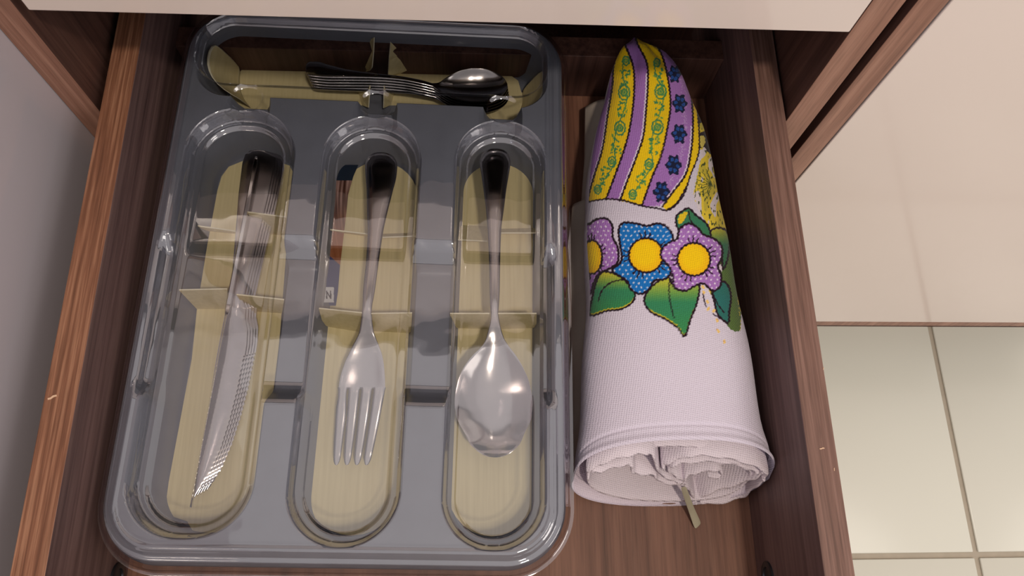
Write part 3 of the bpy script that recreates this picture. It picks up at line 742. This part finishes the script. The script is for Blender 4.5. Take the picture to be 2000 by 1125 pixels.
# leaves and flowers
def leaf(P, vein, c0=(58, 138, 84), top=None, hem=True):
    O = spl(z7(P), True); k = fill(O, c0, 5)
    yy = qy[k]; lo, hi = O[:, 1].min(), O[:, 1].max(); t = np.clip((yy - lo) / (hi - lo), 0, 1)
    if top is not None:
        m = np.clip(1 - t / .42, 0, 1)[:, None]; colr[k] = colr[k] * (1 - m) + np.array(top, float) * m
    teal = np.exp(-((t - .5) / .2) ** 2)[:, None] * .35 * (.5 + .5 * grain[k, None]); colr[k] = colr[k] * (1 - teal) + np.array((40, 116, 132.)) * teal
    Oc = np.vstack([O, O[:1]])
    if hem: Oy = Oc[Oc[:, 1] > lo + .55 * (hi - lo)]
    if hem and len(Oy) > 2: stroke(Oy + [0, -3.0], (222, 200, 50), 2.0)
    stroke(Oc, BLK, 3.8)
    if vein: stroke(spl(z7(vein)), BLK, 2.4)
fill(spl(z7([(870, 240), (910, 300), (940, 450), (960, 640), (970, 800), (900, 770), (920, 620), (870, 520), (880, 400)]), True), (86, 112, 58), 26)
leaf([(800, 270), (840, 240), (890, 250), (915, 300), (905, 400), (878, 465), (868, 350), (830, 310)], None, (60, 118, 80), (196, 184, 56), False)
leaf([(632, 245), (620, 180), (650, 150), (690, 132), (730, 170), (790, 220), (808, 290), (740, 258), (690, 235)], [(690, 150), (700, 200), (740, 240)], (58, 124, 84), None, False)
fill(spl(z7([(636, 215), (632, 180), (655, 160), (682, 152), (668, 190), (650, 215)]), True), (226, 196, 40))
leaf([(822, 592), (868, 535), (905, 555), (922, 620), (912, 700), (905, 760), (850, 715), (832, 650)], [(822, 600), (850, 660), (885, 705)], (46, 112, 104), None, False)
leaf([(240, 480), (300, 500), (350, 540), (392, 592), (382, 645), (320, 685), (240, 695), (148, 718), (160, 620), (180, 540), (205, 490)], [(193, 640), (215, 580), (265, 538), (325, 524)], top=(214, 196, 56))
leaf([(580, 512), (530, 528), (470, 580), (445, 640), (480, 700), (560, 740), (630, 790), (668, 834), (700, 740), (735, 650), (748, 555), (700, 560), (650, 575), (600, 550)], [(583, 525), (583, 620), (608, 735)], top=(206, 196, 60))
def flower(P, c, ctr, r, rx=1.0, dots=(240, 232, 246), clipx=None):
    O = spl(z7(P), True); k = fill(O, c, 9)
    lo = O.min(0); hi = O.max(0); s = 10.5; row = 0; y = lo[1]
    d = np.zeros(len(k))
    while y < hi[1]:
        x = lo[0] + (row % 2) * s / 2
        while x < hi[0]:
            jx, jy = rng.normal(0, .8, 2); d = np.maximum(d, np.clip(2.4 - np.hypot(qx[k] - x - jx, qy[k] - y - jy), 0, 1)); x += s
        y += s * .8; row += 1
    colr[k] = colr[k] * (1 - d[:, None] * .85) + np.array(dots, float) * d[:, None] * .85
    stroke(np.vstack([O, O[:1]]), BLK, 4.2)
    c0 = z7([ctr])[0]; rr = r * S_
    for a in (-92, -22, 38, 112, 178):
        for b in (-11, 0, 11):
            a_ = math.radians(a + b); q = 1.42 if b == 0 else 1.32
            stroke(np.array([c0 + rr * np.array([rx * math.cos(a_), math.sin(a_)]), c0 + rr * q * np.array([rx * math.cos(a_ + b * .004), math.sin(a_ + b * .004)])]), BLK, 2.6)
    C = spl([(c0[0] + rr * rx * math.cos(a), c0[1] + rr * math.sin(a)) for a in np.linspace(0, 2 * math.pi, 17)[:-1]], True, 4)
    k = fill(C, (248, 206, 20), 7); sh = np.clip((np.hypot((qx[k] - c0[0] + 2) / rx, qy[k] - c0[1] + 3) / rr - .55) * 1.6, 0, 1)[:, None] * .55
    colr[k] = colr[k] * (1 - sh) + np.array((240, 162, 24.)) * sh; stroke(np.vstack([C, C[:1]]), BLK, 3.8)
flower([(120, 260), (150, 215), (190, 190), (240, 190), (270, 230), (272, 290), (300, 350), (298, 430), (240, 470), (195, 492), (168, 540), (150, 600), (120, 560)], PUR, (158, 400), 92, .60)
flower([(305, 250), (330, 212), (400, 215), (460, 228), (520, 215), (570, 235), (602, 285), (590, 350), (570, 420), (592, 480), (560, 520), (500, 530), (470, 580), (420, 602), (370, 575), (350, 530), (270, 475), (310, 435), (322, 400), (312, 330)], BLU, (455, 390), 94)
flower([(640, 245), (690, 215), (740, 240), (770, 275), (830, 300), (870, 340), (872, 400), (850, 450), (868, 500), (862, 560), (820, 585), (770, 545), (720, 560), (670, 585), (610, 565), (600, 500), (580, 450), (538, 400), (545, 350), (590, 315), (625, 300)], PUR, (718, 412), 90)
for x, y in ((770, 590), (790, 640), (800, 680), (845, 745), (850, 800), (885, 860), (830, 690), (765, 560)):
    p = z7([(x, y)])[0]; stroke(np.array([p, p + [rng.uniform(-3, 3), 3]]), (238, 200, 120), 5)
for x, y in ((845, 797), (883, 862), (850, 742)): p = z7([(x, y)])[0]; stroke(np.array([p, p + [.1, .1]]), (196, 150, 120), 2.6)
stroke(spl(z7([(768, 600), (775, 640), (785, 672)])), BLK, 2.2); stroke(spl(z7([(822, 712), (860, 735), (905, 770)])), BLK, 2.2)
far = ~facing; colr[far] = (222, 212, 226)

cloth = NT('cotton_waffle_cloth'); vc = cloth.n.new('ShaderNodeVertexColor'); vc.layer_name = 'print'
def weave(t, strength=.38):
    w1 = t.n.new('ShaderNodeTexWave'); w1.inputs['Scale'].default_value = 1; w1.bands_direction = 'X'; w1.inputs['Distortion'].default_value = 1.2
    t.link(t.coords((250, 250, 250), (0, 0, .2)), w1.inputs[0])
    w2 = t.n.new('ShaderNodeTexWave'); w2.inputs['Scale'].default_value = 1; w2.bands_direction = 'Y'; w2.inputs['Distortion'].default_value = 1.2
    t.link(t.coords((270, 270, 270), (0, 0, .2)), w2.inputs[0])
    m = t.n.new('ShaderNodeMath'); m.operation = 'MULTIPLY'; t.link(w1.outputs['Fac'], m.inputs[0]); t.link(w2.outputs['Fac'], m.inputs[1])
    m2 = t.n.new('ShaderNodeMath'); m2.operation = 'ADD'; t.link(m.outputs[0], m2.inputs[0]); t.link(t.noise(t.coords((900, 900, 900)), 1, 2), m2.inputs[1])
    t.bump(m2.outputs[0], strength, .0009); return m.outputs[0]
wv = weave(cloth)
shade = cloth.ramp(wv, [(0, (1, 1, 1, 1)), (1, (.90, .89, .91, 1))])
cloth.link(cloth.mix(1.0, vc.outputs[0], shade, 'MULTIPLY'), cloth.b.inputs['Base Color'])
cloth.set(Roughness=.92); cloth.b.inputs['Specular IOR Level'].default_value = .1
cloth.b.inputs['Sheen Weight'].default_value = .15; cloth_m = cloth.m
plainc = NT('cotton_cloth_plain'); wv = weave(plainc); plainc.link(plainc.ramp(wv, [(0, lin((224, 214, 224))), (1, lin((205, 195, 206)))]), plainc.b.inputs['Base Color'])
plainc.set(Roughness=.92); plainc.b.inputs['Specular IOR Level'].default_value = .1; plainc = plainc.m

me = bpy.data.meshes.new('outer_layer'); Pl = Pw - np.array(towel.location)
me.vertices.add(len(Pl)); me.vertices.foreach_set('co', Pl.astype(np.float32).ravel())
me.loops.add(len(Fw) * 4); me.loops.foreach_set('vertex_index', Fw[:, ::-1].astype(np.int32).ravel())
me.polygons.add(len(Fw)); me.polygons.foreach_set('loop_start', np.arange(0, len(Fw) * 4, 4, dtype=np.int32)); me.polygons.foreach_set('loop_total', np.full(len(Fw), 4, np.int32))
me.polygons.foreach_set('use_smooth', np.ones(len(Fw), bool)); me.update(calc_edges=True); me.validate()
ca = me.color_attributes.new('print', 'FLOAT_COLOR', 'POINT')
cc = np.clip(colr, 0, 255) / 255; cc = np.where(cc <= .04045, cc / 12.92, ((cc + .055) / 1.055) ** 2.4)
ca.data.foreach_set('color', np.hstack([cc, np.ones((len(cc), 1))]).astype(np.float32).ravel())
me.materials.append(cloth_m)
ol = bpy.data.objects.new('outer_layer', me); COL.objects.link(ol); ol.parent = towel
def roof(x, y):
    xl = float(sm(xl_, y)); xr = float(sm(xr_, y)); zt = float(sm(zt_, y)); zb = float(sm(zb_, y)); zc = zb + (zt - zb) * .55
    c = min(.999, abs((x - (xl + xr) / 2) / ((xr - xl) / 2)) ** (1 / .82)); return zc + (zt - zc) * math.sqrt(1 - c * c) ** .80
# inner scroll layers seen at the near end
def scroll(th0, th1, s0, s1, y0f, depth, name, wav=0.0, thick=.0022):
    V = []; F = []; N = 150; NYl = 14
    for i in range(N):
        t = i / (N - 1); th = math.radians(th0 + (th1 - th0) * t); sh = s0 + (s1 - s0) * t
        for j in range(NYl):
            v = j / (NYl - 1); y = y0f(th, t) + depth * v
            k = 1 - sh; xl = float(sm(xl_, y)); xr = float(sm(xr_, y)); zt = float(sm(zt_, y)); zb = float(sm(zb_, y))
            xc = (xl + xr) / 2 + .006 * (1 - k); w = (xr - xl) / 2 * k - .002; zc = zb + .004 + (zt - zb) * .5 * (k * .9 + .02); hh = ((zt - zb) / 2 - .001) * k * .92
            c, s = math.cos(th), math.sin(th)
            x = xc + w * np.sign(c) * abs(c) ** .85; z = zc + hh * np.sign(s) * abs(s) ** (.9 if s > 0 else .7)
            x += wav * math.sin(t * 23 + v * 2); z += wav * math.sin(t * 17 + 1) * .8 + .0008 * math.exp(-(v / .06) ** 2)
            x = min(max(x, float(sm(xl_, y)) + .0030), float(sm(xr_, y)) - .0035); V.append((x, y, max(min(z, roof(x, y) - .0035), ZF + .0035)))
    for i in range(N - 1):
        for j in range(NYl - 1): F.append((i * NYl + j, i * NYl + j + 1, (i + 1) * NYl + j + 1, (i + 1) * NYl + j))
    o = mesh_obj(name, V, F, plainc, towel, 180); m = o.modifiers.new('thick', 'SOLIDIFY'); m.thickness = thick; m.offset = 0
    b_ = o.modifiers.new('sub', 'SUBSURF'); b_.levels = b_.render_levels = 1
    return o
scroll(-178, 175, .10, .20, lambda th, t: .0470 + .013 * max(0, math.sin(th)) - .013 * max(0, -math.sin(th)) + .002 * math.sin(t * 9), .11, 'inner_layer', .0004)
def fold(L, name='inner_layer', back=.075, thick=.0024, drop=0.0):
    """cloth layer swept back into the roll from a wavy front edge"""
    C = spl(L, False, 7); V = []; F = []; NY2 = 10
    for i, (zx, zy) in enumerate(C):
        lip = 478 + ((zx - 660) / 520) ** 2 * 110; t = min(1, max(0, (zy - lip) / (735 - lip)))
        p = at(1080 + zx * .3778, 700 + zy * .3778, 1.068 + .150 * t)
        for j in range(NY2):
            v = j / (NY2 - 1); z = p[2] + .0007 * math.sin(i * .35 + v * 3)
            yy = p[1] + back * v + .0006 * math.sin(i * .8); xl = float(sm(xl_, yy)); xr = float(sm(xr_, yy))
            x = min(max(p[0] + (.118 - p[0]) * .12 * v, xl + .0045), xr - .0045)
            V.append((x, yy, max(min(z, roof(x, yy) - .0042), ZF + .0045)))
    for i in range(len(C) - 1):
        for j in range(NY2 - 1): F.append((i * NY2 + j, i * NY2 + j + 1, (i + 1) * NY2 + j + 1, (i + 1) * NY2 + j))
    o = mesh_obj(name, V, F, plainc, towel, 180); m = o.modifiers.new('thick', 'SOLIDIFY'); m.thickness = thick; m.offset = 0
    b_ = o.modifiers.new('sub', 'SUBSURF'); b_.levels = b_.render_levels = 1
fold([(150, 585), (210, 575), (280, 540), (380, 515), (470, 500), (515, 510), (530, 560), (560, 605), (620, 640), (665, 655), (690, 650)])
fold([(575, 590), (570, 570), (600, 548), (700, 515), (820, 512), (950, 535), (1060, 575), (1130, 620), (1120, 640)])
fold([(690, 648), (640, 620), (602, 590), (620, 565), (700, 545), (830, 543), (950, 560), (1040, 590), (1065, 605)])
fold([(670, 655), (690, 620), (740, 600), (830, 588), (872, 596), (868, 618), (800, 628)], back=.06)
fold([(200, 600), (260, 590), (360, 560), (405, 566), (410, 592), (440, 606), (520, 612), (545, 640), (640, 662), (680, 668)])
fold([(660, 650), (700, 680), (725, 715), (742, 762)], back=.05)
fold([(742, 740), (820, 700), (930, 665), (1040, 628), (1090, 600)], back=.06)
fold([(760, 762), (900, 748), (1010, 712), (1120, 665), (1172, 640)], back=.06)
# lower folded layer peeping out at the left
def under():
    L = [(200, 1148, 1.185), (300, 1147, 1.19), (388, 1141, 1.20), (396, 1122, 1.205), (500, 1117, 1.21), (600, 1118, 1.212), (700, 1122, 1.214), (800, 1125, 1.216), (900, 1124, 1.218), (926, 1126, 1.220)]
    V = []; F = []; ysn = np.linspace(200, 926, 120); NX = 16
    for y in ysn:
        xe, ze = (np.interp(y, [l[0] for l in L], [l[k] for l in L]) for k in (1, 2)); a = at(xe, y, ze)
        for i in range(NX):
            t = i / (NX - 1); a1 = t * math.pi * .55
            x = max(a[0], .0635) + .0022 * (1 - math.cos(a1)) * 3 + t * .009; z = a[2] - .007 + .010 * math.sin(a1) + .0006 * math.sin(y * .05 + t * 5)
            V.append((x, a[1], max(z, ZF + .001)))
    for r in range(len(ysn) - 1):
        for i in range(NX - 1): F.append((r * NX + i, r * NX + i + 1, (r + 1) * NX + i + 1, (r + 1) * NX + i))
    o = mesh_obj('under_fold', V, F, plain('shaded_gauze', (188, 176, 166), .9), towel, 180); m = o.modifiers.new('thick', 'SOLIDIFY'); m.thickness = .0016; m.offset = -1  # greyer gauze colour holds the shade on this lower layer
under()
# care tag
def care():
    A = [at(1328, 950, 1.17), at(1340, 985, 1.20), at(1348, 1008, 1.222), at(1357, 1036, 1.232)]; B = [at(1340, 948, 1.165), at(1352, 983, 1.20), at(1362, 1006, 1.224), at(1370, 1022, 1.232)]
    V = []; F = []
    for k in range(4):
        for t in (0, .33, .66, 1): V.append(A[k] + (B[k] - A[k]) * t + np.array([0, 0, .0008 * math.sin(t * math.pi)]))
    for k in range(3):
        for i in range(3): F.append((k * 4 + i, k * 4 + i + 1, (k + 1) * 4 + i + 1, (k + 1) * 4 + i))
    o = mesh_obj('care_tag', V, F, plain('satin_tag', (178, 172, 150), .4), towel, 180)
    o.modifiers.new('t', 'SOLIDIFY').thickness = .0004; s = o.modifiers.new('s', 'SUBSURF'); s.levels = s.render_levels = 2
    o['label'] = 'small folded satin care tag'
care()
